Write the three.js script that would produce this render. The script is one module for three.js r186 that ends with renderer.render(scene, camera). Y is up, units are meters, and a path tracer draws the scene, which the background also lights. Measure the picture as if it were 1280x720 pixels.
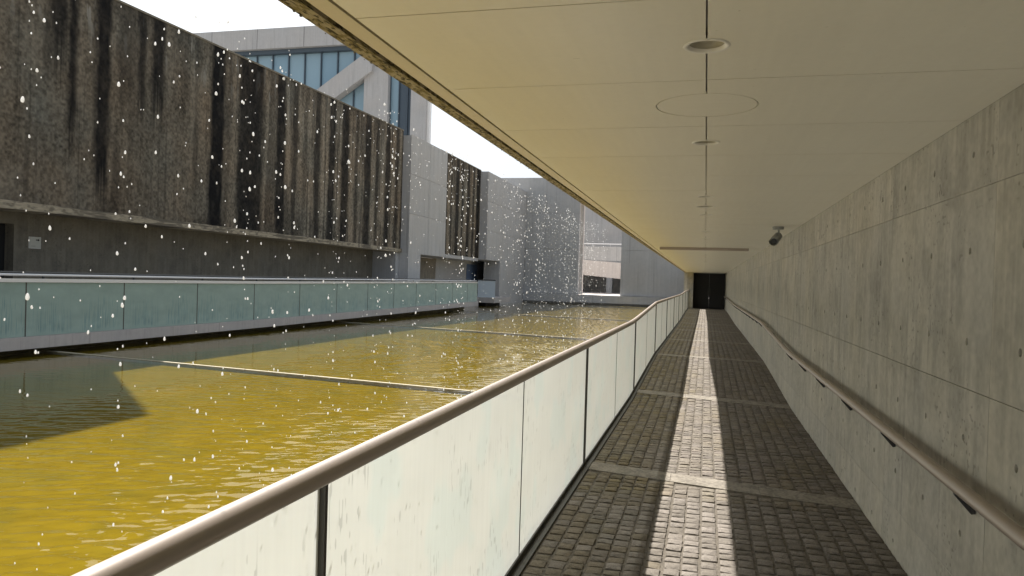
import * as THREE from 'three';
import { mergeGeometries } from 'three/addons/utils/BufferGeometryUtils.js';
import { ImprovedNoise } from 'three/addons/math/ImprovedNoise.js';

// ---------------------------------------------------------------- camera
// World: X to the right of the corridor, Y up, the corridor runs towards -Z ("d" = metres ahead, z = -d).
const scene = new THREE.Scene();
const camera = new THREE.PerspectiveCamera(42.12, 1280 / 720, 0.05, 6000);
{
  const yaw = 0.25306, pitch = -0.0098, roll = 0.0300;
  const cy = Math.cos(yaw), sy = Math.sin(yaw), cp = Math.cos(pitch), sp = Math.sin(pitch);
  const f = new THREE.Vector3(-sy * cp, sp, -cy * cp), r = new THREE.Vector3(cy, 0, -sy);
  const u = new THREE.Vector3().crossVectors(r, f);
  camera.position.set(0, 1.6, 0);
  camera.up.copy(u.clone().multiplyScalar(Math.cos(roll)).addScaledVector(r, -Math.sin(roll)));
  camera.lookAt(f.clone().add(camera.position));
}

// ---------------------------------------------------------------- sky and sun
const SUN = new THREE.Vector3(-0.605, 1, -0.55).normalize();
{
  const w = 512, h = 256, a = new Float32Array(w * h * 4), v = new THREE.Vector3();
  for (let j = 0; j < h; j++) for (let i = 0; i < w; i++) {
    const th = ((i + 0.5) / w - 0.5) * 2 * Math.PI, el = ((j + 0.5) / h - 0.5) * Math.PI;
    v.set(Math.cos(el) * Math.cos(th), Math.sin(el), Math.cos(el) * Math.sin(th));
    const up = Math.max(0, v.y), t = Math.pow(up, 0.55), ang = Math.acos(Math.min(1, v.dot(SUN)));
    const glow = 0.85 * Math.exp(-ang / 0.5) + 0.32 * Math.exp(-ang / 0.9);
    const hor = [0.22, 0.25, 0.285], zen = [0.055, 0.095, 0.165], g = [1.0, 0.97, 0.9];
    for (let c = 0; c < 3; c++) a[(j * w + i) * 4 + c] = v.y >= 0 ? hor[c] + (zen[c] - hor[c]) * t + glow * g[c] : 0.22;
    a[(j * w + i) * 4 + 3] = 1;
  }
  const sky = new THREE.DataTexture(a, w, h, THREE.RGBAFormat, THREE.FloatType);
  sky.mapping = THREE.EquirectangularReflectionMapping; sky.magFilter = THREE.LinearFilter; sky.minFilter = THREE.LinearFilter;
  sky.colorSpace = THREE.LinearSRGBColorSpace; sky.needsUpdate = true;
  scene.background = sky; scene.environment = sky;
}
const sun = new THREE.DirectionalLight(new THREE.Color().setRGB(1, 0.94, 0.87), 4.9);
sun.position.copy(SUN).multiplyScalar(120).add(new THREE.Vector3(-5, 0, -22)); sun.target.position.set(-5, 0, -22);
sun.castShadow = true; sun.shadow.mapSize.set(4096, 4096); sun.shadow.radius = 1;
Object.assign(sun.shadow.camera, { left: -60, right: 60, top: 60, bottom: -60, near: 1, far: 300 });
scene.add(sun, sun.target);
const renderer = new THREE.WebGLRenderer({ antialias: true });
renderer.toneMapping = THREE.LinearToneMapping; renderer.toneMappingExposure = 2.3;
renderer.shadowMap.enabled = true;

// ---------------------------------------------------------------- helpers
let seed = 20240611;
const rnd = () => { seed = (seed * 1664525 + 1013904223) >>> 0; return seed / 4294967296; };
const rr = (a, b) => a + (b - a) * rnd();
const pn = new ImprovedNoise();
const noise = (x, y, z = 0) => pn.noise(x, y, z);
const clamp = (x, a = 0, b = 1) => Math.min(b, Math.max(a, x));
const sstep = (a, b, x) => { const t = clamp((x - a) / (b - a)); return t * t * (3 - 2 * t); };
const mix = (a, b, t) => a + (b - a) * t;
const used = {};
const numbered = n => { const k = used[n] = (used[n] ?? -1) + 1; return k ? `${n}_${String(k).padStart(3, '0')}` : n; };
function thing(name, label, category, base = [0, 0, 0], group) {
  const o = new THREE.Group(); o.name = numbered(name); o.position.set(...base); scene.add(o);
  o.userData = { label, category }; if (group) o.userData.group = group; return o;
}
function setting(name, base = [0, 0, 0]) { const o = new THREE.Group(); o.name = name; o.position.set(...base); o.userData.kind = 'structure'; scene.add(o); return o; }
const wpos = new THREE.Vector3();
function part(name, geo, mat, parent, kind) {       // geometry is given in world metres
  parent.updateWorldMatrix(true, false); wpos.setFromMatrixPosition(parent.matrixWorld);
  geo.translate(-wpos.x, -wpos.y, -wpos.z);
  const m = new THREE.Mesh(geo, mat); m.name = name; m.castShadow = m.receiveShadow = true;
  if (kind) m.userData.kind = kind; parent.add(m); return m;
}
function uvm(geo, s = 1, ou = 0, ov = 0) {           // uv in metres from the dominant axis of each face
  const g = geo.index ? geo.toNonIndexed() : geo; const p = g.attributes.position, n = p.count, uv = new Float32Array(n * 2);
  const A = new THREE.Vector3(), B = new THREE.Vector3(), C = new THREE.Vector3();
  for (let i = 0; i < n; i += 3) {
    A.fromBufferAttribute(p, i); B.fromBufferAttribute(p, i + 1); C.fromBufferAttribute(p, i + 2);
    const nn = B.clone().sub(A).cross(C.clone().sub(A)); const ax = Math.abs(nn.x), ay = Math.abs(nn.y), az = Math.abs(nn.z);
    [A, B, C].forEach((q, k) => {
      const [a, b] = ax >= ay && ax >= az ? [-q.z, q.y] : az >= ay ? [q.x, q.y] : [q.x, -q.z];
      uv[(i + k) * 2] = a * s + ou; uv[(i + k) * 2 + 1] = b * s + ov;
    });
  }
  g.setAttribute('uv', new THREE.BufferAttribute(uv, 2)); return g;
}
function box(x0, x1, y0, y1, d0, d1) {               // axis aligned box: X, Y and metres ahead
  const g = new THREE.BoxGeometry(Math.abs(x1 - x0), Math.abs(y1 - y0), Math.abs(d1 - d0));
  g.translate((x0 + x1) / 2, (y0 + y1) / 2, -(d0 + d1) / 2); return uvm(g);
}
function hexa(c) {                                   // 8 corners [x,y,d]: bottom 0-3 counter-clockwise, top 4-7
  const idx = [0, 2, 1, 0, 3, 2, 4, 5, 6, 4, 6, 7, 0, 1, 5, 0, 5, 4, 1, 2, 6, 1, 6, 5, 2, 3, 7, 2, 7, 6, 3, 0, 4, 3, 4, 7];
  const a = []; for (const i of idx) a.push(c[i][0], c[i][1], -c[i][2]);
  const g = new THREE.BufferGeometry(); g.setAttribute('position', new THREE.Float32BufferAttribute(a, 3)); const u = uvm(g); u.computeVertexNormals(); return u;
}
function flip(g) { for (const n in g.attributes) { const a = g.attributes[n], z = a.itemSize; for (let i = 0; i < a.count; i += 3) for (let k = 0; k < z; k++) { const t = a.array[(i + 1) * z + k]; a.array[(i + 1) * z + k] = a.array[(i + 2) * z + k]; a.array[(i + 2) * z + k] = t; } } g.computeVertexNormals(); return g; }
function tube(pts, r, seg = 10, n = 0) {
  const cp = new THREE.CurvePath(); const P = pts.map(q => new THREE.Vector3(q[0], q[1], -q[2]));
  for (let i = 1; i < P.length; i++) cp.add(new THREE.LineCurve3(P[i - 1], P[i]));
  const c = new THREE.CatmullRomCurve3(P, false, 'catmullrom', 0.02);
  return new THREE.TubeGeometry(c, n || P.length * 10, r, seg, false);
}
function cyl(r0, r1, h, seg, pos, rot) { const g = new THREE.CylinderGeometry(r0, r1, h, seg); if (rot) { g.rotateX(rot[0]); g.rotateY(rot[1]); g.rotateZ(rot[2]); } g.translate(pos[0], pos[1], -pos[2]); return g; }

// ---------------------------------------------------------------- textures
function tex(w, h, fn, srgb = true, rep = true) {
  const a = new Uint8Array(w * h * 4);
  for (let j = 0; j < h; j++) for (let i = 0; i < w; i++) {
    const c = fn((i + 0.5) / w, (j + 0.5) / h); const o = (j * w + i) * 4;
    for (let k = 0; k < 3; k++) { const L = clamp(Array.isArray(c) ? c[k] : c); a[o + k] = 255 * (srgb ? (L <= 0.0031308 ? 12.92 * L : 1.055 * Math.pow(L, 1 / 2.4) - 0.055) : L); }
    a[o + 3] = 255;
  }
  const t = new THREE.DataTexture(a, w, h); t.magFilter = THREE.LinearFilter; t.minFilter = THREE.LinearMipmapLinearFilter; t.generateMipmaps = true;
  if (rep) t.wrapS = t.wrapT = THREE.RepeatWrapping;
  if (srgb) t.colorSpace = THREE.SRGBColorSpace; t.needsUpdate = true; return t;
}
const HN = 256, hash = new Float32Array(HN * HN); for (let i = 0; i < HN * HN; i++) hash[i] = rnd();
function vn(x, y, px, py) {                          // tileable value noise, periods px, py
  const xi = Math.floor(x), yi = Math.floor(y), fx = x - xi, fy = y - yi, u = fx * fx * (3 - 2 * fx), v = fy * fy * (3 - 2 * fy);
  const q = (a, b) => hash[((((b % py) + py) % py) % HN) * HN + ((((a % px) + px) % px) % HN)];
  return mix(mix(q(xi, yi), q(xi + 1, yi), u), mix(q(xi, yi + 1), q(xi + 1, yi + 1), u), v);
}
function fbm(u, v, fx, fy, oct) { let s = 0, a = 0.5, t = 0; for (let o = 0; o < oct; o++) { s += a * vn(u * fx + o * 17, v * fy + o * 31, fx, fy); t += a; a *= 0.55; fx *= 2; fy *= 2; } return s / t; }
const rep = (t, sx, sy = sx) => { const c = t.clone(); c.repeat.set(sx, sy); c.needsUpdate = true; return c; };

const texConcrete = tex(1024, 1024, (u, v) => {
  const big = fbm(u, v, 4, 4, 4), mid = fbm(u + 0.37, v + 0.11, 22, 22, 3), fine = fbm(u, v, 120, 120, 2);
  const str = fbm(u, v, 90, 3, 3), str2 = fbm(u + 0.5, v, 34, 2, 2);
  let k = 0.84 + 0.22 * (big - 0.5) + 0.26 * (mid - 0.5) + 0.22 * (fine - 0.5) + 0.36 * (str - 0.5) * sstep(0.35, 0.62, fbm(u, v + 0.3, 6, 4, 2)) + 0.10 * (str2 - 0.5);
  const blot = sstep(0.60, 0.75, fbm(u + 0.21, v + 0.62, 13, 9, 4)); k *= 1 - 0.13 * blot;
  const pit = sstep(0.80, 0.88, vn(u * 190, v * 190, 190, 190)) * sstep(0.5, 0.75, fbm(u, v, 12, 12, 2)); k *= 1 - 0.35 * pit;
  const warm = fbm(u + 0.7, v + 0.4, 6, 5, 3) - 0.5;
  return [k * (1 + 0.05 * warm), k * (1 + 0.01 * warm), k * (1 - 0.10 * warm)];
});
const texConcreteB = tex(1024, 1024, (u, v) => {
  const pit = sstep(0.80, 0.88, vn(u * 190, v * 190, 190, 190)) * sstep(0.5, 0.75, fbm(u, v, 12, 12, 2));
  return clamp(0.5 + 0.35 * (fbm(u, v, 40, 30, 3) - 0.5) + 0.35 * (fbm(u, v, 160, 160, 2) - 0.5) - 0.4 * pit);
}, false);
const texSmooth = tex(1024, 1024, (u, v) => {
  const k = 0.88 + 0.16 * (fbm(u + 0.1, v + 0.5, 3, 3, 5) - 0.5) + 0.10 * (fbm(u, v, 60, 60, 3) - 0.5) + 0.12 * (fbm(u, v, 50, 2, 3) - 0.5) + 0.10 * (fbm(u + 0.3, v, 130, 4, 2) - 0.5), w = fbm(u + 0.6, v + 0.2, 5, 4, 3) - 0.5;
  const drip = sstep(0.66, 0.8, fbm(u + 0.77, v, 70, 2, 3)); const q = k * (1 - 0.18 * drip);
  return [q * (1 + 0.05 * w), q, q * (1 - 0.05 * w)];
});
// weathered wall: long vertical runs of black algae, places read from the photograph (metres ahead, strength, top, bottom)
const runs = [[13.05, 13.5, .85, 9, 6.1], [13.55, 13.78, .95, 9, 4.4], [14.28, 14.75, .95, 9, 3.3], [15.0, 15.5, .55, 9, 5.6], [15.6, 15.92, .85, 9, 5.6], [16.1, 16.62, .9, 9, 5.6], [17.3, 17.5, .4, 9, 6],
  [18.45, 19.12, 1, 9, 2], [19.8, 21.1, .92, 9, 2], [21.85, 22.42, .95, 9, 2], [22.8, 23.2, .8, 9, 2], [23.5, 23.8, .5, 9, 3], [24.35, 24.75, .85, 9, 2], [25.35, 25.9, .9, 9, 2], [26.4, 27.0, .9, 9, 2], [27.55, 27.9, .7, 9, 2],
  [28.35, 29.0, .9, 9, 2], [29.45, 29.85, .75, 9, 2], [30.5, 31.0, .9, 9, 2], [31.55, 31.95, .8, 9, 2], [32.3, 33.1, .95, 9, 2], [8.2, 8.8, .7, 12, 4], [9.6, 9.9, .8, 12, 3.5], [10.9, 11.2, .6, 12, 5]];
const D0 = 6, D1 = 34, Y0 = 2.5, Y1 = 13;
const texStain = tex(2048, 640, (u, v) => {
  const d = mix(D0, D1, u), y = mix(Y0, Y1, v);
  const wob = (fbm(u, v, 60, 3, 3) - 0.5) * 0.22 + (fbm(u, v, 220, 24, 2) - 0.5) * 0.12;
  let s = 0;
  for (const [a, b, k, t, bt] of runs) {
    const e = 0.10 + 0.06 * (b - a), x = d + wob; if (x < a - 0.5 || x > b + 0.5) continue;
    const end = bt + 1.1 * (fbm(u * 7, 0.3, 90, 3, 2) - 0.5);
    s = Math.max(s, k * sstep(a - e, a + e, x) * (1 - sstep(b - e, b + e, x)) * sstep(end - 0.7, end + 0.7, y) * (0.82 + 0.3 * fbm(u, v, 150, 40, 3)));
  }
  const dens = sstep(17, 24, d);
  const thin = fbm(u, v, 230, 2, 3); s = Math.max(s, (0.35 + 0.2 * dens) * sstep(0.60, 0.74, thin));
  s = Math.max(s, 0.5 * sstep(0.56, 0.74, fbm(u + 0.31, v, 60, 2, 3)));
  s = Math.max(s, 0.75 * sstep(7.2, 8.4, y + 1.6 * (fbm(u, 0.5, 130, 2, 3) - 0.5)) * (1 - 0.8 * sstep(0.5, 0.62, fbm(u, v, 120, 8, 3))) * (1 - sstep(14, 14.8, d) * 0.25));
  const n = 0.72 + 0.5 * (fbm(u, v, 30, 12, 4) - 0.5) + 0.85 * (fbm(u, v, 500, 180, 2) - 0.5) + 0.25 * (fbm(u, v, 140, 3, 2) - 0.5);
  const pale = sstep(0.68, 0.76, fbm(u + 0.13, v, 200, 14, 3)) * sstep(6.3, 7.6, y);
  const red = fbm(u + 0.6, v + 0.2, 26, 7, 3) - 0.5, gl = fbm(u + 0.2, v + 0.7, 400, 150, 2);
  const lift = 1.5 + 0.75 * dens * (0.6 + 0.8 * fbm(u + 0.45, v, 90, 2, 2)); let c = [0.125 * lift * n * (1 + 0.25 * red), 0.108 * lift * n, 0.083 * lift * n * (1 - 0.2 * red)];
  c = c.map((q, k) => mix(q, [0.27, 0.26, 0.23][k], pale * 0.7));
  const bl = [0.006, 0.0064, 0.0076].map(q => q * (0.6 + 0.9 * gl));
  return c.map((q, k) => mix(q, bl[k], clamp(s) * 0.97));
}, true);
const texLedge = tex(1024, 64, (u, v) => {
  const s = sstep(0.48, 0.68, fbm(u, v, 160, 2, 3)), b = sstep(0.55, 0.66, fbm(u + 0.4, v, 24, 2, 3)), n = 0.75 + 0.5 * (fbm(u, v, 200, 8, 2) - 0.5);
  return [mix(0.42 * n, 0.07, 0.75 * Math.max(s * 0.8, b)), mix(0.36 * n, 0.06, 0.75 * Math.max(s * 0.8, b)), mix(0.26 * n, 0.045, 0.75 * Math.max(s * 0.8, b))];
});
const texGlass = tex(1024, 512, (u, v) => {          // frosted glass: faint drips and specks of dirt
  const bl = fbm(u, v, 5, 4, 3), st = fbm(u, v, 140, 3, 2);
  let k = 0.93 + 0.12 * (bl - 0.5) + 0.06 * (st - 0.5);
  const dash = sstep(0.80, 0.86, vn(u * 240 + 2 * v, v * 20, 240, 20)) * sstep(0.52, 0.66, fbm(u, v, 9, 5, 2)); k *= 1 - 0.24 * dash;
  const film = sstep(0.55, 0.7, fbm(u + 0.3, v + 0.8, 8, 3, 3));
  return [k * (0.97 - 0.06 * film), k * (0.985 - 0.01 * film), k * (0.965 + 0.0 * film)];
});
const texGlassFar = tex(1024, 512, (u, v) => {       // opposite guard: dark drips on the lower half of the panes
  const n = 0.9 + 0.25 * (fbm(u, v, 8, 6, 3) - 0.5), len = fbm(u, 0.37, 170, 3, 3);
  const drip = sstep(0.46, 0.66, fbm(u, v, 250, 3, 2)) * sstep(0.35, 0.6, fbm(u + 0.3, 0.6, 9, 2, 2)) * sstep(len * 0.95 + 0.06, len * 0.95 - 0.14, v) * sstep(0.0, 0.12, v);
  return [n * mix(0.50, 0.24, 0.8 * drip), n * mix(0.62, 0.40, 0.8 * drip), n * mix(0.57, 0.42, 0.8 * drip)];
});
const texPool = tex(1024, 1024, (u, v) => {
  const a = fbm(u, v, 5, 5, 4), b = fbm(u + 0.4, v + 0.2, 40, 40, 3), c = fbm(u + 0.1, v + 0.6, 14, 14, 3);
  const k = 0.9 + 0.20 * (a - 0.5) + 0.25 * (b - 0.5), g = sstep(0.5, 0.7, c);
  return [k * mix(0.172, 0.155, g), k * mix(0.119, 0.113, g), k * mix(0.009, 0.011, g)];
});
const texStone = tex(256, 256, (u, v) => { const k = 0.78 + 0.5 * (fbm(u, v, 10, 10, 3) - 0.5) + 0.75 * (fbm(u, v, 60, 60, 2) - 0.5); return [k, k * 0.985, k * 0.955]; });
const texStoneB = tex(256, 256, (u, v) => clamp(0.5 + 0.7 * (fbm(u, v, 12, 12, 3) - 0.5) + 0.6 * (fbm(u, v, 50, 50, 2) - 0.5)), false);
const texCeil = tex(512, 512, (u, v) => { const k = 0.95 + 0.07 * (fbm(u, v, 4, 4, 4) - 0.5) + 0.04 * (fbm(u, v, 90, 6, 2) - 0.5) + 0.03 * (fbm(u, v, 120, 120, 2) - 0.5); const sp = sstep(0.985, 0.995, vn(u * 120, v * 120, 120, 120)); return [k - 0.25 * sp, (k - 0.25 * sp) * 0.995, (k - 0.28 * sp) * 0.97]; });
const texMoss = tex(512, 128, (u, v) => { const m = sstep(0.46, 0.64, fbm(u, v, 60, 6, 4)), b = sstep(0.55, 0.68, fbm(u + 0.5, v, 110, 12, 3)), n = 0.8 + 0.5 * (fbm(u, v, 180, 40, 2) - 0.5); return [n * mix(mix(0.50, 0.27, m), 0.07, b), n * mix(mix(0.44, 0.225, m), 0.06, b), n * mix(mix(0.31, 0.10, m), 0.03, b)]; });

// ---------------------------------------------------------------- materials
const std = (o) => new THREE.MeshStandardMaterial({ roughness: 0.85, ...o });
const rgb = (r, g, b) => new THREE.Color().setRGB(r, g, b);
const concrete = (r, g, b, s = 3.6, extra = {}) => std({ color: rgb(r, g, b), map: rep(texConcrete, 1 / s), bumpMap: rep(texConcreteB, 1 / s), bumpScale: 0.003, ...extra });
const smooth = (r, g, b, s = 6) => std({ color: rgb(r, g, b), map: rep(texSmooth, 1 / s), bumpMap: rep(texConcreteB, 1 / s), bumpScale: 0.002, roughness: 0.9 });
const M = {
  wall: concrete(0.53, 0.51, 0.45), wallB: concrete(0.505, 0.488, 0.435), wallC: concrete(0.555, 0.53, 0.465),
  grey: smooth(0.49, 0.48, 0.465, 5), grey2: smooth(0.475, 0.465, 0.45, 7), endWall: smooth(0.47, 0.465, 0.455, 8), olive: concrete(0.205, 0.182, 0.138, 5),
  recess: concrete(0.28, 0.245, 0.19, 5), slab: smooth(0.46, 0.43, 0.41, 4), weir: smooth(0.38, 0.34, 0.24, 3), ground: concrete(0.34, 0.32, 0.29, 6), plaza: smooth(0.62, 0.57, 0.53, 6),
  ceiling: std({ color: rgb(0.80, 0.785, 0.72), map: rep(texCeil, 0.4), roughness: 0.42 }), ceilCore: std({ color: rgb(0.70, 0.69, 0.635) }),
  trim: std({ color: rgb(0.66, 0.60, 0.46), map: rep(texCeil, 0.5), roughness: 0.6 }), mossy: std({ map: texMoss, roughness: 0.95, bumpMap: texStoneB, bumpScale: 0.004 }),
  stain: new THREE.MeshPhysicalMaterial({ map: texStain, roughness: 0.95, specularIntensity: 0.2, bumpMap: rep(texConcreteB, 12, 4.5), bumpScale: 0.006 }), ledge: std({ map: texLedge, roughness: 0.95 }),
  glass: new THREE.MeshPhysicalMaterial({ color: rgb(0.80, 0.825, 0.81), map: texGlass, roughness: 0.88, transmission: 0.62, thickness: 0, ior: 1.4 }),
  glassFar: new THREE.MeshPhysicalMaterial({ color: rgb(0.82, 0.88, 0.85), map: texGlassFar, roughness: 0.75, transmission: 0.35, thickness: 0, ior: 1.45 }),
  glassPale: new THREE.MeshPhysicalMaterial({ color: rgb(0.75, 0.82, 0.86), roughness: 0.6, transmission: 0.3, thickness: 0 }),
  steel: std({ color: rgb(0.44, 0.385, 0.35), metalness: 0.55, roughness: 0.4, map: rep(texCeil, 1) }),
  steelPale: std({ color: rgb(0.62, 0.62, 0.62), metalness: 0.4, roughness: 0.45 }), post: std({ color: rgb(0.075, 0.073, 0.065), metalness: 0.3, roughness: 0.55 }),
  black: std({ color: rgb(0.012, 0.012, 0.013), roughness: 0.6 }), bracket: std({ color: rgb(0.06, 0.06, 0.065), roughness: 0.5, metalness: 0.4 }),
  band: std({ color: rgb(0.25, 0.228, 0.195), map: rep(texStone, 1.1), bumpMap: rep(texStoneB, 2), bumpScale: 0.002, roughness: 0.9 }),
  bed: std({ color: rgb(0.15, 0.133, 0.11), map: rep(texStone, 2), bumpMap: rep(texStoneB, 5), bumpScale: 0.006, roughness: 1 }),
  pool: new THREE.MeshPhysicalMaterial({ map: rep(texPool, 1 / 6), roughness: 1, specularIntensity: 0 }), poolWall: concrete(0.16, 0.14, 0.08, 4),
  water: new THREE.MeshPhysicalMaterial({ color: rgb(0.97, 0.98, 0.95), roughness: 0.015, transmission: 1, thickness: 0, ior: 1.33 }),
  drop: new THREE.MeshPhysicalMaterial({ color: rgb(0.96, 0.97, 0.98), roughness: 0.9, transmission: 0.5, thickness: 0, ior: 1.33 }),  // milky white body colour stands in for sun glints on clear drops
  blueGlass: std({ color: rgb(0.26, 0.38, 0.45), roughness: 0.16, metalness: 0.05 }), blueGlass2: std({ color: rgb(0.22, 0.34, 0.42), roughness: 0.14, metalness: 0.05 }), mullion: std({ color: rgb(0.06, 0.085, 0.11), roughness: 0.5 }),
  blueDoor: std({ color: rgb(0.13, 0.18, 0.28), roughness: 0.5 }), white: std({ color: rgb(0.78, 0.77, 0.74), roughness: 0.5 }), lens: std({ color: rgb(0.42, 0.40, 0.34), roughness: 0.35 }),
  cam: std({ color: rgb(0.30, 0.31, 0.31), roughness: 0.4 }), camDark: std({ color: rgb(0.03, 0.03, 0.035), roughness: 0.25 }),
};
const setts = [[0.21, 0.189, 0.168], [0.183, 0.164, 0.143], [0.236, 0.213, 0.192], [0.164, 0.146, 0.125]].map(c => std({ color: rgb(...c), map: rep(texStone, 1), bumpMap: rep(texStoneB, 1), bumpScale: 0.004, roughness: 0.88 }));

const mossSetts = [[0.188, 0.162, 0.126], [0.17, 0.147, 0.112]].map(c => std({ color: rgb(...c), map: rep(texStone, 1), bumpMap: rep(texStoneB, 1), bumpScale: 0.004, roughness: 0.95 }));

// ---------------------------------------------------------------- measures
const WR = 1.16, GL = -0.985, CE = 2.415, EDGE = -1.24, END = 46, NEAR = -7, WAT = 0.03;
const floorY = d => 0.16 * clamp((d - 10.5) / 5) + 0.10 * clamp((d - 31) / 9);
const pathPts = (x, off, d0 = NEAR, d1 = END) => [d0, 4, 10.2, 10.9, 15.4, 16.2, 30.6, 31.6, 39.6, 40.6, d1].filter((q, i, a) => i == 0 || i == a.length - 1 || (q > d0 && q < d1)).map(d => [x, floorY(d) + off, d]);
function ribbon(x0, x1, y0, y1, d0, d1, step = 1.2) {  // a bar that follows the slope of the walkway
  const gs = []; for (let d = d0; d < d1 - 1e-6; d += step) { const e = Math.min(d1, d + step), a = floorY(d), b = floorY(e);
    gs.push(hexa([[x0, y0 + a, d], [x1, y0 + a, d], [x1, y0 + b, e], [x0, y0 + b, e], [x0, y1 + a, d], [x1, y1 + a, d], [x1, y1 + b, e], [x0, y1 + b, e]])); }
  return mergeGeometries(gs);
}

// ---------------------------------------------------------------- ground, pool
{
  const g = setting('ground', [0, -0.6, 0]);
  const pl = new THREE.PlaneGeometry(4000, 4000); pl.rotateX(-Math.PI / 2); pl.translate(0, -0.6, 0);
  part('paving_sheet', uvm(pl), M.ground, g);
  const pf = setting('pool_basin', [-7.5, -0.3, -20]);
  part('pool_floor', box(-14.3, -1.02, -0.35, -0.02, -12, 55), M.pool, pf);
  part('pool_kerb', box(-1.12, -1.02, -0.019, 0.028, -12, 46), M.poolWall, pf);
  // water surface: ripples as real relief
  const waves = []; for (let i = 0; i < 44; i++) { const L = 0.062 * Math.pow(5, Math.pow(rnd(), 1.2)), th = (i % 4 == 0 ? rr(0, Math.PI) : 1.8 + rr(-0.5, 0.5)), k = 2 * Math.PI / L; waves.push([k * Math.cos(th), k * Math.sin(th), rr(0, 6.28), 0.0225 / k * (0.6 + 0.8 * rnd())]); }
  const rings = []; for (let i = 0; i < 70; i++) rings.push([rr(-2.6, -1.2), rr(0.8, 12), rr(0.05, 0.35), rr(0.4, 1)]);
  const NX = 400, ND = 900, pos = [], nor = [], idx = [];
  for (let j = 0; j <= ND; j++) {
    const t = j / ND, d = t < 0.06 ? mix(-12, 1, t / 0.06) : 1 + 54 * Math.pow((t - 0.06) / 0.94, 2.1);
    for (let i = 0; i <= NX; i++) {
      const s = i / NX, x = -1.12 - 13.1 * Math.pow(s, 1.35); let h = 0, hx = 0, hd = 0;
      const calm = 0.13 + 0.58 * sstep(-9.3, -5.5, x + 1.5 * noise(x * 0.4, d * 0.3)) + 1.0 * sstep(-4.7, -1.7, x + 0.9 * noise(x * 0.5, d * 0.35, 7)) + 0.35 * noise(x * 0.7, d * 0.5, 3) * sstep(-10, -5, x);
      const far = 1 / (1 + Math.max(0, d - 12) * 0.012);
      for (const [kx, kd, ph, a] of waves) { const q = kx * x + kd * d + ph + 0.6 * Math.sin(0.9 * x + 1.3 * d), A = a * calm * far; h += A * Math.sin(q); const c = A * Math.cos(q); hx += c * kx; hd += c * kd; }
      for (const [rx, rd, R0, am] of rings) { const dx = x - rx, dd = d - rd, R = Math.hypot(dx, dd); if (R > R0 + 0.2 || R < 0.01) continue; const e = Math.exp(-(((R - R0) / 0.06) ** 2)), q = (R - R0) / 0.011 * 0.9, sl = 0.11 * am * e * Math.cos(q); hx += sl * dx / R; hd += sl * dd / R; }
      pos.push(x, WAT + h, -d); const l = Math.hypot(hx, 1, hd); nor.push(-hx / l, 1 / l, hd / l);
      if (i < NX && j < ND) { const a = j * (NX + 1) + i, b = a + 1, c = a + NX + 1, e = c + 1; idx.push(a, b, c, b, e, c); }
    }
  }
  const wg = new THREE.BufferGeometry(); wg.setAttribute('position', new THREE.Float32BufferAttribute(pos, 3)); wg.setAttribute('normal', new THREE.Float32BufferAttribute(nor, 3)); wg.setIndex(idx);
  // winding: x decreases with i, so flip to face up
  const ia = wg.index.array; const A = new THREE.Vector3(...pos.slice(0, 3)), B = new THREE.Vector3(...pos.slice(3, 6)), C = new THREE.Vector3(...pos.slice(3 * (NX + 1), 3 * (NX + 1) + 3));
  if (B.sub(A).cross(C.sub(A)).y < 0) for (let k = 0; k < ia.length; k += 3) { const t = ia[k]; ia[k] = ia[k + 1]; ia[k + 1] = t; }
  const w = new THREE.Mesh(wg, M.water); w.name = 'water'; w.userData.kind = 'structure'; w.castShadow = w.receiveShadow = true; scene.add(w);
  // low stone weirs across the pool
  for (const [da, db, lab] of [[11.55, 9.72, 'low stone weir crossing the yellow pool, its end lost in the building shadow'], [23.4, 20.4, 'thin dark stone weir crossing the pool past the first weir'], [35.2, 32.2, 'thin stone weir across the pool before the end wall']]) {
    const wt = thing('pool_weir', lab, 'weir', [-7.3, -0.2, -(da + db) / 2], 'weirs across the pool');
    const n = 6; for (let k = 0; k < n; k++) { const a = k / n, b = (k + 1) / n - 0.0012, xa = mix(-13.2, -1.13, a), xb = mix(-13.2, -1.13, b), ya = mix(da, db, a), yb = mix(da, db, b);
      part('kerb_stone', hexa([[xa, -0.019, ya - .04], [xb, -0.019, yb - .04], [xb, -0.019, yb + .04], [xa, -0.019, ya + .04], [xa, WAT + .008, ya - .035], [xb, WAT + .008, yb - .035], [xb, WAT + .008, yb + .035], [xa, WAT + .008, ya + .035]]), M.weir, wt); }
  }
}

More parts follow.
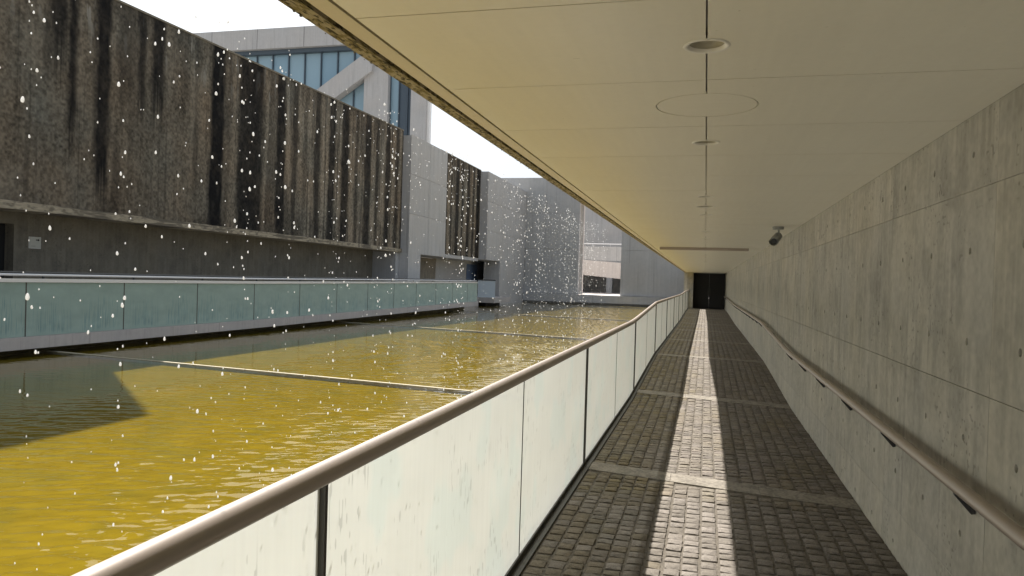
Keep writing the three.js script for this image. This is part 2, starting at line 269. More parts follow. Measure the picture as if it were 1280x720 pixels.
// ---------------------------------------------------------------- covered walkway: floor of granite setts
{
  const fl = setting('walkway_floor', [0, 0, -20]);
  part('mortar_bed', ribbon(-1.0, WR + 0.03, -0.5, -0.009, NEAR, END + 3, 0.5), M.bed, fl);
  part('drain_channel', ribbon(-0.972, -0.93, -0.0085, 0.004, NEAR, END, 0.5), M.post, fl);
  const SK = -0.22, bandD = []; for (let k = -2; k < 9; k++) bandD.push(6.32 + 4.66 * k);
  for (const b of bandD) if (b < END - 0.3) {
    const c = (x, y, d) => { const q = d + SK * x; return [x, y + floorY(q), q]; }, x0 = -0.925, x1 = WR - 0.004;
    const n = 3; for (let k = 0; k < n; k++) { const xa = mix(x0, x1, k / n), xb = mix(x0, x1, (k + 1) / n) - 0.003; const yb = -0.05, yt = 0.003;
      part('stone_band', hexa([c(xa, yb, b - .14), c(xb, yb, b - .14), c(xb, yb, b + .14), c(xa, yb, b + .14), c(xa, yt, b - .14), c(xb, yt, b - .14), c(xb, yt, b + .14), c(xa, yt, b + .14)]), M.band, fl); }
  }
  // sett variants: split-faced granite block, uneven top, worn arrises
  const variants = []; for (let q = 0; q < 6; q++) {
    const g = new THREE.BoxGeometry(1, 0.05, 1, 4, 1, 4), p = g.attributes.position;
    for (let i = 0; i < p.count; i++) {
      const x = p.getX(i), y = p.getY(i), z = p.getZ(i);
      if (y > 0) { const e = Math.max(Math.abs(x), Math.abs(z)); const n1 = noise(x * 2.3 + q * 7, z * 2.3, q * 3.1), n2 = noise(x * 5 + q, z * 5, 9 + q);
        p.setY(i, y + 0.0045 * n1 + 0.0035 * n2 - (e > 0.49 ? 0.006 : 0)); if (e > 0.49) { p.setX(i, x * (0.93 + 0.05 * noise(z * 4, q * 5))); p.setZ(i, z * (0.93 + 0.05 * noise(x * 4, q * 9))); } }
      else p.setY(i, -0.025);
    }
    g.computeVertexNormals(); const uv = g.attributes.uv; for (let i = 0; i < uv.count; i++) uv.setXY(i, uv.getX(i) * 0.32 + q * 0.17, uv.getY(i) * 0.38 + q * 0.29);
    variants.push(g);
  }
  const all = [], CW = 0.1045, X0 = -0.922, cols = 20; seed = 77;
  const inBand = (x, d) => { for (const b of bandD) if (Math.abs(d - SK * x - b) < 0.155) return true; return false; };
  for (let c = 0; c < cols; c++) {
    let d = NEAR + rr(0, 0.12); const wob = rr(-0.003, 0.003);
    while (d < END + 0.1) { const L = rr(0.082, 0.128), x = X0 + (c + 0.5) * CW + wob + rr(-0.002, 0.002), m = d + L / 2;
      if (!inBand(x, m)) { const sl = (floorY(m + .1) - floorY(m - .1)) / .2; all.push({ x, d: m, w: CW - 0.010 - rr(0, 0.004), L: L - 0.011 - rr(0, 0.004), y: floorY(m) - 0.0225 + rr(-0.0035, 0.0035), ry: rr(-0.045, 0.045) + (rnd() < .5 ? Math.PI : 0), v: Math.floor(rnd() * 6), m: Math.floor(Math.pow(rnd(), 1.1) * 4), rx: sl + rr(-.02, .02), rz: rr(-.02, .02), k: rr(.77, 1.17), moss: clamp(sstep(0.1, -0.95, x) * 1.1 + 0.9 * noise(x * 2.1, m * 0.9, 4)) * rr(0.3, 1) }); }
      d += L; }
  }
  camera.updateMatrixWorld(); camera.updateProjectionMatrix(); camera.matrixWorldInverse.copy(camera.matrixWorld).invert();
  const vv = new THREE.Vector3();
  for (const s of all) { vv.set(s.x, s.y, -s.d).project(camera); s.rank = (Math.abs(vv.x) < 1.02 && Math.abs(vv.y) < 1.04 && vv.z < 1 && s.d > 0) ? s.d : 1000 + s.d; }
  all.sort((a, b) => a.rank - b.rank);
  const Mx = new THREE.Matrix4(), Q = new THREE.Quaternion(), E = new THREE.Euler();
  const mat = (s) => Mx.compose(new THREE.Vector3(s.x, s.y, -s.d), Q.setFromEuler(E.set(s.rx, s.ry, s.rz)), new THREE.Vector3(s.w, 1, s.L));
  all.slice(0, 300).forEach(s => { const m = new THREE.Mesh(variants[s.v], s.moss > 0.42 ? mossSetts[s.m % 2] : setts[s.m]); m.name = 'sett'; m.castShadow = m.receiveShadow = true; mat(s).decompose(m.position, m.quaternion, m.scale); m.position.z += 20; fl.add(m); });
  const rest = all.slice(300), G = new THREE.Group(); 
  for (let q = 0; q < 6; q++) { const L = rest.filter(s => s.v == q), im = new THREE.InstancedMesh(variants[q], std({ color: rgb(0.206, 0.186, 0.165), map: rep(texStone, 1), bumpMap: rep(texStoneB, 1), bumpScale: 0.004, roughness: 0.88 }), L.length);
    L.forEach((s, i) => { mat(s); Mx.elements[14] += 20; im.setMatrixAt(i, Mx); im.setColorAt(i, rgb(s.k * (1 - .12 * s.moss), s.k * rr(.97, 1) * (1 - .2 * s.moss), s.k * rr(.93, 1) * (1 - .52 * s.moss))); }); im.name = 'setts'; im.userData.kind = 'stuff'; im.castShadow = im.receiveShadow = true; fl.add(im); }
}

// ---------------------------------------------------------------- corridor wall on the right: panels with tie holes
{
  const w = thing('corridor_wall', 'long smooth concrete wall with tie holes carrying a steel handrail', 'wall', [WR + 0.2, 0, -20]);
  part('wall_core', box(WR + 0.055, WR + 0.40, -0.5, 3.0, NEAR, END + 3), M.grey2, w);
  const rows = [[-0.62, 0.279], [0.281, 1.17], [1.172, 2.07], [2.072, 2.62]], ms = [M.wall, M.wallB, M.wallC, M.wall]; seed = 5;
  for (let d = NEAR - 0.28, k = 0; d < END + 2.9; d += 1.8, k++) for (const [y0, y1] of rows) {
    const d1 = Math.min(d + 1.797, END + 3), s = new THREE.Shape(); s.moveTo(d, y0); s.lineTo(d1, y0); s.lineTo(d1, y1); s.lineTo(d, y1); s.closePath();
    for (let i = 0; i < 3; i++) for (const hy of [0.075, 0.507, 0.945, 1.385, 1.797, 2.235]) { const hd = d + 0.3 + 0.6 * i + 0.0; if (hy > y0 + .02 && hy < y1 - .02 && hd < d1 - 0.1) { const h = new THREE.Path(); h.absarc(hd, hy, 0.0155 + 0.002 * rnd(), 0, Math.PI * 2, true); s.holes.push(h); } }
    const g = new THREE.ExtrudeGeometry(s, { depth: 0.052 + 0.0015 * rnd(), bevelEnabled: true, bevelThickness: 0.002, bevelSize: 0.0015, bevelOffset: -0.0015, bevelSegments: 1, curveSegments: 5 });
    // shape x = d, y = y, z = depth  ->  world X = WR + 0.024 - depth, Z = -d
    g.applyMatrix4(new THREE.Matrix4().set(0, 0, -1, WR + 0.0545, 0, 1, 0, 0, -1, 0, 0, 0, 0, 0, 0, 1));
    part('concrete_panel', flip(uvm(g, 1, 0.37 * k, 0.11 * (k % 3))), ms[Math.floor(rnd() * 4)], w);
  }
  // handrail on the wall
  const h = thing('wall_handrail', 'brown steel tube handrail bracketed to the tie hole concrete wall', 'handrail', [1.08, 0, -20]);
  part('rail', tube(pathPts(1.083, 0.765, NEAR, END), 0.030, 14, 160), M.steel, h);
  for (let d = 3.62 - 1.4 * 7; d < END - 0.5; d += 1.4) { const y = floorY(d);
    const s = new THREE.Shape(); s.moveTo(1.075, y + .742); s.lineTo(1.155, y + .742); s.lineTo(1.155, y + .655); s.lineTo(1.142, y + .652); s.lineTo(1.075, y + .728); s.closePath();
    const g = new THREE.ExtrudeGeometry(s, { depth: 0.02, bevelEnabled: true, bevelSize: .002, bevelThickness: .002, bevelSegments: 1 }); g.translate(0, 0, -d - 0.02);
    part('bracket', g, M.bracket, h); }
}

// ---------------------------------------------------------------- roof slab and panelled ceiling
const lights = [];
{
  const r = thing('canopy_roof', 'flat canopy with cream ceiling panels and a mossy dripping edge', 'roof', [0, CE, -20]);
  part('roof_slab', box(EDGE + 0.02, WR + 0.4, CE + 0.053, CE + 0.42, NEAR, END), M.grey2, r);
  part('ceiling_backing', box(-1.10, WR + 0.02, CE + 0.036, CE + 0.0515, NEAR, END), M.ceilCore, r);
  // fittings along the centre joint
  for (let k = -2; k < 10; k++) { const b = 2.62 + 4.39 * k; lights.push([b, 0.072, 'small'], [b + 0.87, k % 2 == 0 ? 0.225 : 0.10, k % 2 == 0 ? 'hatch' : 'large'], [b + 1.76, 0.072, 'small']); }
  const P = 0.881, J0 = 2.171 - P * 11, JX = -0.022, G = 0.003; seed = 91;
  for (let k = 0; J0 + P * k < END; k++) {
    const d0 = Math.max(NEAR, J0 + P * k) + G, d1 = Math.min(END, J0 + P * (k + 1)) - G; if (d1 < NEAR + .1) continue;
    for (const side of [-1, 1]) {
      const xi = JX + side * G, xo = side < 0 ? -1.098 : WR - 0.004, s = new THREE.Shape();
      s.moveTo(xo, d0); s.lineTo(xi, d0);
      for (const [ld, lr] of lights.filter(q => q[0] + q[1] > d0 && q[0] - q[1] < d1).sort((a, b) => a[0] - b[0])) {
        const n = 14; for (let i = 0; i <= n; i++) { const t = -Math.PI / 2 + Math.PI * i / n, dd = ld + lr * Math.sin(t); if (dd > d0 && dd < d1) s.lineTo(JX + side * Math.max(G, lr * Math.cos(t)), dd); }
      }
      s.lineTo(xi, d1); s.lineTo(xo, d1); s.closePath();
      const g = new THREE.ExtrudeGeometry(s, { depth: 0.0095, bevelEnabled: false, curveSegments: 4 });
      g.applyMatrix4(new THREE.Matrix4().set(1, 0, 0, 0, 0, 0, 1, CE + rr(-0.0004, 0.0004), 0, -1, 0, 0, 0, 0, 0, 1));
      part('ceiling_panel', uvm(g, 1, 0.7 * k, 0.3 * side), M.ceiling, r);
    }
  }
  for (let d = NEAR; d < END; d += 3.52) { const e = Math.min(END, d + 3.516); part('edge_trim', box(-1.172, -1.106, CE - 0.004, CE + 0.052, d, e), M.trim, r); }
  const mg = box(EDGE - 0.006, -1.186, CE - 0.010, CE + 0.052, NEAR, END); { const uv = mg.attributes.uv, p = mg.attributes.position; for (let i = 0; i < uv.count; i++) uv.setXY(i, -p.getZ(i) * 0.32, (p.getX(i) + p.getY(i)) * 9); } part('drip_edge', mg, M.mossy, r);
  // lumps of moss hanging at the drip edge
  const lumps = []; seed = 33; for (let d = 1.6; d < 30; d += 0.035 + d * 0.003) { const q = fbm(d / 30, .5, 40, 2, 3); if (q < 0.5) continue; const g = new THREE.IcosahedronGeometry(rr(.0015, .004), 1); const p = g.attributes.position; for (let i = 0; i < p.count; i++) { const f = 1 + 0.5 * noise(p.getX(i) * 120 + d, p.getY(i) * 120, p.getZ(i) * 120); p.setXYZ(i, p.getX(i) * f, p.getY(i) * f * 0.8, p.getZ(i) * f * 1.8); } g.translate(EDGE + rr(-.012, .02), CE - 0.013, -d); lumps.push(g); }
  const lm = part('moss', mergeGeometries(lumps), M.mossy, r, 'stuff');
  part('ceiling_rail', box(-0.97, 0.84, CE - 0.055, CE - 0.0015, 16.2, 16.34), M.steel, r);
  // fittings
  seed = 12;
  for (const [d, R, kind] of lights) {
    if (d < 0.5 || d > 40) continue;
    if (kind == 'hatch') {
      const h = thing('ceiling_hatch', 'round flush access hatch in the ceiling, ringed by a thin gap', 'hatch', [JX, CE, -d], 'round hatches along the ceiling joint');
      part('hatch_cover', new THREE.CylinderGeometry(R - 0.006, R - 0.006, 0.009, 64).translate(JX, CE + 0.0048, -d), M.ceiling, h);
      continue;
    }
    const t = thing('downlight', kind == 'large' ? 'wide unlit recessed ceiling downlight between two small ones' : 'small unlit recessed round downlight on the ceiling joint', 'downlight', [JX, CE, -d], kind == 'large' ? 'wide recessed downlights' : 'small recessed downlights');
    const prof = [[R - .014, .0075], [R - .010, -.001], [R - .004, -.004], [R + .003, -.004], [R + .006, -.001], [R + .006, .0005]].map(q => new THREE.Vector2(...q));
    part('trim_ring', new THREE.LatheGeometry(prof, 40).translate(JX, CE, -d), M.white, t);
    const bowl = [[0.0005, .030], [R * .5, .029], [R - .02, .025], [R - .012, .0075]].map(q => new THREE.Vector2(...q));
    part('lens', new THREE.LatheGeometry(bowl, 32).translate(JX, CE, -d), kind == 'large' ? M.lens : M.lens, t);
  }
}

// ---------------------------------------------------------------- frosted glass guard beside the walkway
{
  const g = thing('glass_guardrail', 'pale frosted glass guard with fat steel handrail beside the paved walkway', 'guardrail', [GL, 0, -20]);
  const S = 2.325, P0 = 1.82; seed = 64; let k = -3;
  for (; P0 + S * k < END; k++) {
    const even = ((k % 2) + 2) % 2 == 0, gap = 0.004, d0 = Math.max(NEAR, P0 + S * k) + (even ? 0.008 : gap / 2), d1 = Math.min(END - 0.02, P0 + S * (k + 1)) - (even ? gap / 2 : 0.008);
    const n = 6, a = [], top = d => floorY(d) + 1.072, bot = d => floorY(d) + 0.022, gs = [];
    for (let i = 0; i < n; i++) { const e0 = mix(d0, d1, i / n), e1 = mix(d0, d1, (i + 1) / n);
      a.push([GL, bot(e0), e0, i / n, 0], [GL, bot(e1), e1, (i + 1) / n, 0], [GL, top(e1), e1, (i + 1) / n, 1], [GL, bot(e0), e0, i / n, 0], [GL, top(e1), e1, (i + 1) / n, 1], [GL, top(e0), e0, i / n, 1]); }
    const ge = new THREE.BufferGeometry(), ou = rnd(), ov = 0; ge.setAttribute('position', new THREE.Float32BufferAttribute(a.flatMap(q => [q[0], q[1], -q[2]]), 3)); ge.setAttribute('uv', new THREE.Float32BufferAttribute(a.flatMap(q => [q[3] + ou, q[4] * 0.96 + ov]), 2)); ge.computeVertexNormals();
    part('glass_panel', ge, M.glass, g);
    const dp = P0 + S * k; if (even) part('post', box(GL - 0.012, GL + 0.018, floorY(dp) - 0.02, floorY(dp) + 1.05, dp - 0.007, dp + 0.007), M.post, g); else part('seal', box(GL - 0.004, GL + 0.004, floorY(dp) + 0.02, floorY(dp) + 1.05, dp - 0.0019, dp + 0.0019), M.post, g);
  }
  part('handrail', tube(pathPts(-0.957, 1.078, NEAR, END - 0.02), 0.031, 18, 170), M.steel, g);
  part('base_channel', ribbon(GL - 0.016, GL + 0.010, 0.0, 0.034, NEAR, END - 0.02, 0.5), M.post, g);
}

// ---------------------------------------------------------------- end of the walkway
{
  const e = thing('entrance_block', 'concrete return framing the dark entrance at the end of the walkway', 'building', [0, 0, -END - 2]);
  part('return_wall', box(-1.26, -0.72, -0.5, CE + 0.4, END, 54.6), M.wallC, e);
  part('lintel', box(-0.719, WR + 0.4, CE - 0.012, 3.0, END + 0.002, 54.6), M.grey2, e);
  part('inner_floor', box(-0.718, WR + 0.02, 0.0, 0.258, END + 0.4, 54.6), M.post, e);
  part('inner_side', box(WR - 0.02, WR + 0.4, 0.259, CE - 0.013, END + 3.01, 54.6), M.wall, e);
  for (const [x0, x1] of [[-0.715, 0.21], [0.216, 1.135]]) { const l = part('painted_dark_leaf', box(x0, x1, 0.262, CE - 0.02, END + 1.0, END + 1.05), M.black, e); part('added_leaf_handle', box(x0 < 0 ? 0.14 : 0.27, x0 < 0 ? 0.16 : 0.29, 1.0, 1.5, END + 0.95, END + 0.98), M.post, l); }  // black leaves and handles added to paint the darkness of the unlit doorway
}
// ---------------------------------------------------------------- security camera
{
  const c = thing('security_camera', 'grey bullet security camera hanging from the ceiling near the wall', 'camera', [0.9, CE, -10.4]);
  part('base_plate', cyl(.075, .07, .035, 24, [0.9, CE - 0.02, 10.4]), M.cam, c);
  part('arm', tube([[0.905, CE - .03, 10.4], [0.91, CE - .075, 10.4], [0.895, CE - .115, 10.38]], .013, 8, 12), M.cam, c);
  const body = new THREE.CylinderGeometry(.047, .052, .20, 20); body.rotateX(Math.PI / 2); const cap = new THREE.CylinderGeometry(.040, .040, .012, 20); cap.rotateX(Math.PI / 2); cap.translate(0, 0, .104); const hood = new THREE.CylinderGeometry(.058, .058, .22, 20, 1, true, -Math.PI * 0.55, Math.PI * 1.1); hood.rotateX(Math.PI / 2); hood.translate(0, 0.006, .02);
  for (const q of [body, cap, hood]) { q.rotateX(0.42); q.rotateY(-0.35); q.translate(0.875, CE - .16, -10.36); }
  const bm = part('camera_body', body, M.cam, c); part('lens_face', cap, M.camDark, bm); part('sun_hood', hood, M.cam, bm);
}

// ---------------------------------------------------------------- buildings across the pool
const rowPanels = (parent, mk, u0, u1, v0, v1, nu, nv, gap, mats) => { for (let i = 0; i < nu; i++) for (let j = 0; j < nv; j++) part('concrete_panel', mk(mix(u0, u1, i / nu) + (i ? gap : 0), mix(u0, u1, (i + 1) / nu), mix(v0, v1, j / nv) + (j ? gap : 0), mix(v0, v1, (j + 1) / nv)), mats[Math.floor(rnd() * mats.length)], parent); };
{
  const XA = -13.8, top = d => 7.98 + (d - 14.8) * 0.024; seed = 1001;
  const b = thing('stained_building', 'long dark concrete building streaked with black runs of algae', 'building', [-15.5, 0, -20]);
  // upper mass: tall part, then lower part whose coping rises slightly away from the entrance
  const stainUV = g => { const p = g.attributes.position, uv = g.attributes.uv; for (let i = 0; i < p.count; i++) uv.setXY(i, (-p.getZ(i) - D0) / (D1 - D0) + (p.getX(i) - XA) * .03, (p.getY(i) - Y0) / (Y1 - Y0)); return g; };
  part('upper_wall', stainUV(hexa([[-19, 2.93, 14.2], [XA, 2.93, 14.2], [XA, 2.93, 32.4], [-19, 2.93, 32.4], [-19, top(14.2), 14.2], [XA, top(14.2), 14.2], [XA, top(32.4), 32.4], [-19, top(32.4), 32.4]])), M.stain, b);
  part('tower_wall', stainUV(box(-19, XA, 2.93, 12.95, -14, 14.198)), M.stain, b);
  part('coping', hexa([[-14.1, top(14.21), 14.21], [XA + .02, top(14.21), 14.21], [XA + .02, top(32.4), 32.4], [-14.1, top(32.4), 32.4], [-14.1, top(14.21) + .05, 14.21], [XA + .02, top(14.21) + .05, 14.21], [XA + .02, top(32.4) + .05, 32.4], [-14.1, top(32.4) + .05, 32.4]]), M.olive, b);
  const lg = box(-14.4, XA + 0.07, 2.76, 2.928, -14, 32.4); { const p = lg.attributes.position, uv = lg.attributes.uv; for (let i = 0; i < p.count; i++) uv.setXY(i, -p.getZ(i) / 26, (p.getY(i) - 2.76) / .17); } part('ledge', lg, M.ledge, b);
  // lower wall behind the far deck, with a doorway
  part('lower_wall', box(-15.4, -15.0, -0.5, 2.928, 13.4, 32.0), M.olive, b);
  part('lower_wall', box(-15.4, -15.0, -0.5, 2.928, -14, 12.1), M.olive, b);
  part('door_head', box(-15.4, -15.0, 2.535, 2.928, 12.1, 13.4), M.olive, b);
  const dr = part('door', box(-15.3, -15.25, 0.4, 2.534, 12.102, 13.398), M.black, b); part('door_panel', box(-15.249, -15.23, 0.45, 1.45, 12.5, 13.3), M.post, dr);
  part('end_return', box(-15.4, -13.85, -0.5, 2.758, 32.0, 32.4), M.endWall, b);
}
{ // small wall sign with an arrow
  const cv = document.createElement('canvas'); cv.width = 256; cv.height = 220; const x = cv.getContext('2d'); x.fillStyle = '#b9b8ad'; x.fillRect(0, 0, 256, 220); x.fillStyle = '#1c1c1a'; x.fillRect(140, 44, 50, 20); x.beginPath(); x.moveTo(188, 26); x.lineTo(226, 54); x.lineTo(188, 82); x.fill();
  x.fillStyle = '#77766c'; for (let i = 0; i < 9; i++) x.fillRect(34 + i * 11, 172, 8, 12);
  const t = new THREE.CanvasTexture(cv); t.colorSpace = THREE.SRGBColorSpace;
  const s = thing('wall_sign', 'small pale square sign with black arrow on the dark lower wall', 'sign', [-14.99, 2.01, -13.93]);
  part('sign_board', box(-14.998, -14.975, 2.01, 2.275, 13.775, 14.085), M.white, s);
  const pl = new THREE.PlaneGeometry(0.30, 0.255); pl.rotateY(Math.PI / 2); pl.translate(-14.971, 2.1425, -13.93); part('sign_print', pl, std({ map: t, roughness: 0.6 }), s);
}
{ // pier between the two stained walls
  const b = thing('concrete_pier', 'clean pale grey concrete pier between the two black streaked walls', 'building', [-14.5, 0, -35]); seed = 41;
  part('pier_core', box(-18, -13.42, 2.74, 8.2, 32.42, 37.4), M.grey2, b);
  part('pier_leg', box(-14.2, -13.4, -0.5, 2.737, 32.41, 33.95), M.grey, b);
  rowPanels(b, (a, c, y0, y1) => box(-13.42, -13.4, y0, y1, a, c), 32.41, 37.41, 2.74, 8.25, 2, 3, 0.02, [M.grey, M.grey, M.grey2]);
  const b2 = thing('recessed_wall', 'narrow black streaked wall recessed between pale concrete blocks', 'wall', [-14.5, 2.8, -42]);
  const g = box(-18, -13.8, 2.95, 8.4, 37.42, 45.2), p = g.attributes.position, uv = g.attributes.uv; for (let i = 0; i < p.count; i++) uv.setXY(i, (-p.getZ(i) - 37.4 + 19.2) / 28 * 1.0 + 0.02, (p.getY(i) - Y0) / (Y1 - Y0));
  part('wall', g, M.stain, b2); part('coping', box(-14, -13.78, 8.4, 8.45, 37.42, 44.79), M.olive, b2);
  const b3 = thing('corner_block', 'pale weathered concrete block standing in the pool corner by end wall', 'building', [-14.5, 0, -50]);
  part('block_core', box(-18, -13.32, 2.86, 8.3, 44.8, 54.98), M.grey2, b3);
  rowPanels(b3, (a, c, y0, y1) => box(-13.32, -13.3, y0, y1, a, c), 44.79, 54.98, 2.86, 8.36, 3, 3, 0.022, [M.grey, M.grey2, M.grey]);
  part('block_leg', box(-14.4, -13.3, -0.3, 2.857, 48.0, 54.98), M.grey2, b3);
  part('side_face', box(-18, -13.31, 2.86, 8.36, 44.775, 44.797), M.grey, b3);
  // sheltered wall behind, with a blue door
  const b4 = thing('sheltered_wall', 'brown shaded wall under the pale blocks with a blue door', 'wall', [-15.2, 0, -45]);
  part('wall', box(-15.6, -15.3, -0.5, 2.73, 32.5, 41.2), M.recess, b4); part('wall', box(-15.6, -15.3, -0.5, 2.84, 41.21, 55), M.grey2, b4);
  part('blue_door', box(-15.3, -15.26, 0.45, 2.60, 47.0, 49.2), M.blueDoor, b4);
  part('soffit', box(-15.29, -13.81, 2.75, 2.94, 37.43, 44.7), M.grey2, b4);
}
{ // end wall across the pool, tall slot opening
  const b = thing('end_wall', 'high blue grey shaded concrete wall closing the pool, pierced by slot', 'wall', [-8, 0, -55]); seed = 8;
  const Z = 55, sx0 = -9.2, sx1 = -6.05;
  part('wall_core', box(-22, sx0, -0.4, 9.4, Z + 0.03, Z + 0.6), M.endWall, b); part('wall_core', box(sx1, -0.7, -0.4, 9.4, Z + 0.03, Z + 0.6), M.endWall, b); part('wall_core', box(sx0 + .001, sx1 - .001, -0.4, 0.72, Z + 0.03, Z + 0.6), M.endWall, b); part('wall_core', box(sx0 + .001, sx1 - .001, 7.6, 9.4, Z + 0.03, Z + 0.6), M.endWall, b);
  const mk = (a, c, y0, y1) => box(a, c, y0, y1, Z, Z + 0.028);
  rowPanels(b, mk, -13.28, sx0, 0.75, 4.05, 2, 1, 0.022, [M.endWall]); rowPanels(b, mk, -22, sx0, 4.075, 9.4, 5, 2, 0.022, [M.endWall]);
  rowPanels(b, mk, sx1, -1.28, 0.75, 4.05, 2, 1, 0.022, [M.endWall]); rowPanels(b, mk, sx1, -0.7, 4.075, 9.4, 2, 2, 0.022, [M.endWall]); rowPanels(b, mk, sx0 + .003, sx1 - .003, 7.6, 9.4, 1, 1, 0, [M.endWall]);
  part('plinth', box(-13.28, -1.27, 0.16, 0.70, Z - 0.35, Z + 0.029), M.endWall, b);
  part('jamb', box(sx0, sx0 + 0.22, 0.74, 7.59, Z + 0.61, Z + 1.1), M.plaza, b);  // paler than the wall: reflected light on the jamb put into its colour
}
{ // what shows through the slot
  const g = setting('rear_court', [-8, 0.6, -62]); part('paving', box(-24, 6, 0.2, 0.72, 55.61, 78.4), M.plaza, g);
  const r = thing('rear_ramp', 'ramp with solid parapet and white rail seen through wall slot', 'ramp', [-8, 0.72, -64]);
  part('parapet', box(-16, 0, 3.55, 4.75, 64, 64.2), M.endWall, r);
  part('ramp_beam', hexa([[-16, 2.75, 63.9], [0, 1.45, 63.9], [0, 1.45, 66], [-16, 2.75, 66], [-16, 3.95, 63.9], [0, 2.95, 63.9], [0, 2.95, 66], [-16, 3.95, 66]]), M.plaza, r);
  part('top_rail', tube([[-16, 4.98, 64.1], [0, 4.98, 64.1]], 0.035, 8, 4), M.steelPale, r);
  for (let x = -15.5; x < 0; x += 1.5) part('baluster', box(x - .015, x + .015, 4.751, 4.97, 64.08, 64.12), M.steelPale, r);
  const k = thing('rear_building', 'dim concrete building behind the ramp seen through wall slot', 'building', [-8, 0.7, -70]);
  part('wall', box(-26, 8, 3.2, 11.5, 70, 71), M.grey, k); part('arcade_back', box(-26, 8, 0.72, 3.199, 78, 78.4), M.grey2, k); part('upper_floor', box(-26, 8, 3.2, 3.6, 71.01, 78.4), M.grey2, k); for (let x = -25; x < 8; x += 4) part('column', box(x, x + .5, 0.721, 3.198, 70, 70.5), M.grey2, k);
}
{ // glazed hall rising behind the stained building
  const b = thing('glazed_hall', 'tall glazed hall with concrete fascia and diagonal brace behind stained wall', 'building', [-35, 0, -64]); const Z = 60; seed = 19;
  const XR = -23.5, XL = -62;
  part('fascia', box(XL, XR - 0.3, 21.75, 23.55, Z - 0.5, Z + 1), M.endWall, b);
  for (let x = XL; x < XR - 4; x += 4.7) part('fascia_joint', box(x + 3.4, x + 3.44, 21.76, 23.54, Z - 0.505, Z - 0.49), M.post, b);
  part('soffit', box(XL, XR - 0.6, 21.4, 21.748, Z - 0.1, Z + 1), M.mullion, b);
  part('hall_core', box(XL, -30.5, 0, 21.39, Z + 1.0, Z + 14), M.grey2, b);
  const P = 1.62; for (let x = -27.3 - P, k = 0; x > XL; x -= P, k++) { part('glass_pane', box(x + 0.05, x + P - 0.05, 13.6, 21.39, Z + 0.42, Z + 0.45), k % 3 ? M.blueGlass : M.blueGlass2, b); part('mullion', box(x - 0.045, x + 0.045, 13.6, 21.39, Z + 0.26, Z + 0.5), M.mullion, b); }
  part('column', box(-29.25, -27.0, 8, 21.39, Z - 0.3, Z + 0.41), M.grey, b);
  for (let x = -26.98, k = 0; x < -24.6; x += 0.8, k++) { part('glass_pane', box(x + 0.04, x + 0.76, 8, 21.39, Z + 0.3, Z + 0.33), k ? M.mullion : M.blueGlass, b); part('mullion', box(x - 0.04, x + 0.04, 8, 21.39, Z + 0.18, Z + 0.34), M.mullion, b); }
  part('corner_column', box(-24.9, XR, 6, 21.39, Z - 0.2, Z + 1.0), M.grey, b); part('edge_column', box(XR + .01, XR + .25, 6, 21, Z + 0.1, Z + 0.5), M.white, b);
  // diagonal brace
  const s = new THREE.Shape(); s.moveTo(-28.4, 21.3); s.lineTo(-28.4, 19.3); s.lineTo(-40.0, 11.8); s.lineTo(-40.0, 13.6); s.closePath();
  const g = new THREE.ExtrudeGeometry(s, { depth: 0.9, bevelEnabled: false }); g.translate(0, 0, -(Z + 0.24)); part('brace', uvm(g), M.grey, b);
}
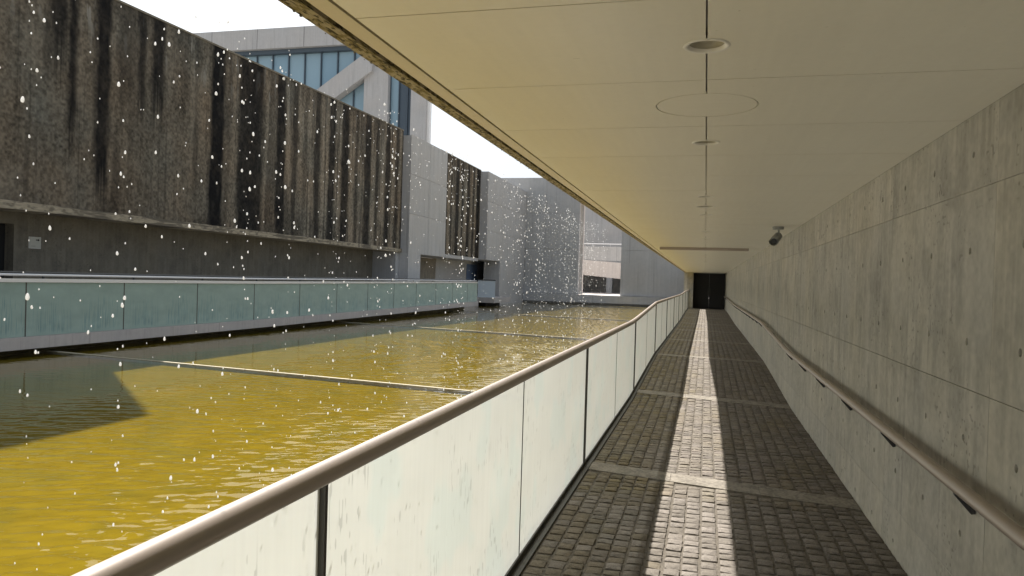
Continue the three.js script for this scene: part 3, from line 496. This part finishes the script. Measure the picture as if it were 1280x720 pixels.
// ---------------------------------------------------------------- deck and glass guard across the pool
{
  const XD = -11.6, Fy = d => 0.36 + 0.10 * clamp((d - 18) / 18);
  const rib = (x0, x1, y0, y1, d0, d1, st = 2.3) => { const gs = []; for (let d = d0; d < d1 - 1e-6; d += st) { const e = Math.min(d1, d + st), a = Fy(d), c = Fy(e); gs.push(hexa([[x0, y0 + a, d], [x1, y0 + a, d], [x1, y0 + c, e], [x0, y0 + c, e], [x0, y1 + a, d], [x1, y1 + a, d], [x1, y1 + c, e], [x0, y1 + c, e]])); } return mergeGeometries(gs); };
  const dk = setting('far_deck', [-12.6, 0, -15]);
  part('deck_slab', rib(-14.99, XD - 0.02, -0.12, 0.03, -14, 37.6), M.slab, dk);
  const nseg = 12; for (let k = 0; k < nseg; k++) { const d0 = 37.6 - 4.65 * (k + 1) + .006, d1 = 37.6 - 4.65 * k; part('edge_beam', rib(XD - 0.019, XD + 0.06, -0.225, -0.01, d0, d1), M.slab, dk); }
  part('deck_pier_shade_gap', box(-14.9, XD - 0.6, -0.019, 0.2, -14, 37.3), M.poolWall, dk);
  part('deck_end', box(-15.2, -13.45, -0.019, 0.5, 37.61, 43.9), M.slab, dk); part('deck_end', box(-15.2, -12.45, 0.2, 0.525, 43.92, 47.9), M.slab, dk); part('deck_pier_shade_gap', box(-15.2, -13.2, -0.019, 0.198, 44.6, 47.9), M.black, dk);  // last box is black to paint the shaded gap above the water
  const g = thing('far_glass_guardrail', 'blue green glass guard with dark drips along the far deck', 'guardrail', [XD, 0.36, -15]); seed = 29;
  const S = 2.3, P0 = 10.63; const lo = -8; 
  for (let k = lo; P0 + S * k < 37.3; k++) {
    const d0 = P0 + S * k + 0.012, d1 = Math.min(37.58, P0 + S * (k + 1) - 0.012), a = [[0, 0], [1, 0], [1, 1], [0, 0], [1, 1], [0, 1]], ou = rnd() * 0.8;
    const ge = new THREE.BufferGeometry(); ge.setAttribute('position', new THREE.Float32BufferAttribute(a.flatMap(([u, v]) => { const d = mix(d0, d1, u); return [XD, Fy(d) - 0.005 + v * 0.955, -d]; }), 3)); ge.setAttribute('uv', new THREE.Float32BufferAttribute(a.flatMap(([u, v]) => [u + ou, v * 0.98 + 0.01]), 2)); ge.computeVertexNormals();
    part('glass_panel', ge, M.glassFar, g);
    part('post', box(XD - 0.03, XD + 0.004, Fy(d0) - 0.005, Fy(d0) + 0.965, d0 - 0.024, d0), M.post, g);
  }
  part('top_channel', rib(XD - 0.03, XD + 0.03, 0.955, 1.02, P0 + S * lo, 37.58), M.steelPale, g);
  part('handrail', tube([[XD - 0.05, 1.445, P0 + S * lo], [XD - 0.05, 1.445, 18], [XD - 0.05, 1.5, 28], [XD - 0.05, 1.53, 37.58]], 0.022, 8, 40), M.steelPale, g);
  const wr = thing('deck_handrail', 'dark second handrail on the far deck behind blue green glass', 'handrail', [-12.0, 0.36, -15]);
  part('rail', tube([[-12.05, 1.475, -8], [-12.05, 1.475, 18], [-12.05, 1.53, 28], [-12.05, 1.56, 37.5]], 0.03, 8, 40), M.post, wr);
  for (let d = -7; d < 37; d += 2.3) part('rail_post', box(-12.065, -12.035, Fy(d) + 0.03, 1.46 + (Fy(d) - .36), d - .015, d + .015), M.post, wr);
  const pe = thing('pale_glass_screen', 'pale blue glass screen closing the far deck beside corner block', 'screen', [-13, 0.5, -44]);
  part('glass_panel', box(-13.55, -12.45, 0.53, 1.56, 44.0, 44.02), M.glassPale, pe); part('frame', box(-13.56, -12.44, 1.561, 1.62, 43.97, 44.05), M.post, pe);
}

// ---------------------------------------------------------------- water falling from the roof edge
{
  seed = 4242; const D = [];
  const drips = []; for (let i = 0; i < 120; i++) drips.push([0.75 + Math.pow(rnd(), 0.9) * 9.6, -1.33 - 0.3 * Math.pow(rnd(), 2)]);
  for (let i = 0; i < 5200; i++) {
    const src = rnd() < 0.6 ? drips[Math.floor(rnd() * 120)] : null, d = src ? src[0] + rr(-.02, .02) : 0.75 + Math.pow(rnd(), 0.9) * 9.6, y = WAT + 0.02 + (CE - 0.1 - WAT) * (1 - Math.pow(rnd(), 1.5)), r = 0.0011 + 0.0030 * Math.pow(rnd(), 2.8) + (rnd() < 0.02 ? 0.0012 : 0);
    const cl = noise(d * 3.1, 2.2), x = src ? src[1] + rr(-.015, .015) : -1.42 - 0.22 * Math.abs(cl) - Math.pow(rnd(), 2) * 0.35 + rr(-.06, .06);
    D.push({ x, y, d, r });
  }
  const base = new THREE.SphereGeometry(1, 9, 7); { const p = base.attributes.position; for (let i = 0; i < p.count; i++) { const y = p.getY(i); p.setXYZ(i, p.getX(i) * (1 - 0.18 * y), y * (y > 0 ? 1.9 : 1.3), p.getZ(i) * (1 - 0.18 * y)); } base.computeVertexNormals(); }
  const v = new THREE.Vector3(); for (const q of D) { v.set(q.x, q.y, -q.d).project(camera); const inside = Math.abs(v.x) < 1 && Math.abs(v.y) < 1 && v.z < 1; q.s = (inside ? 1 : 0.001) * q.r / Math.hypot(q.x, q.d); }
  D.sort((a, b) => b.s - a.s);
  D.slice(0, 300).forEach(q => { const m = new THREE.Mesh(base, M.drop); m.name = numbered('water_drop'); m.position.set(q.x, q.y, -q.d); m.scale.set(q.r, q.r * rr(0.95, 1.25), q.r); m.rotation.z = rr(-.15, .15); m.castShadow = m.receiveShadow = true; m.userData = { label: 'single bright water drop falling from the canopy edge above the pool', category: 'water drop', group: 'drops falling from the canopy edge' }; scene.add(m); });
  const rest = D.slice(300), im = new THREE.InstancedMesh(base, M.drop, rest.length), X = new THREE.Matrix4();
  rest.forEach((q, i) => im.setMatrixAt(i, X.makeScale(q.r, q.r * 1.1, q.r).setPosition(q.x, q.y, -q.d)));
  im.name = 'falling_spray'; im.userData = { kind: 'stuff', label: 'fine curtain of small water drops falling from canopy edge', category: 'spray' }; im.castShadow = im.receiveShadow = true; scene.add(im);
}
scene.traverse(o => { if (o.isMesh) { o.castShadow = true; o.receiveShadow = true; } });
renderer.render(scene, camera);
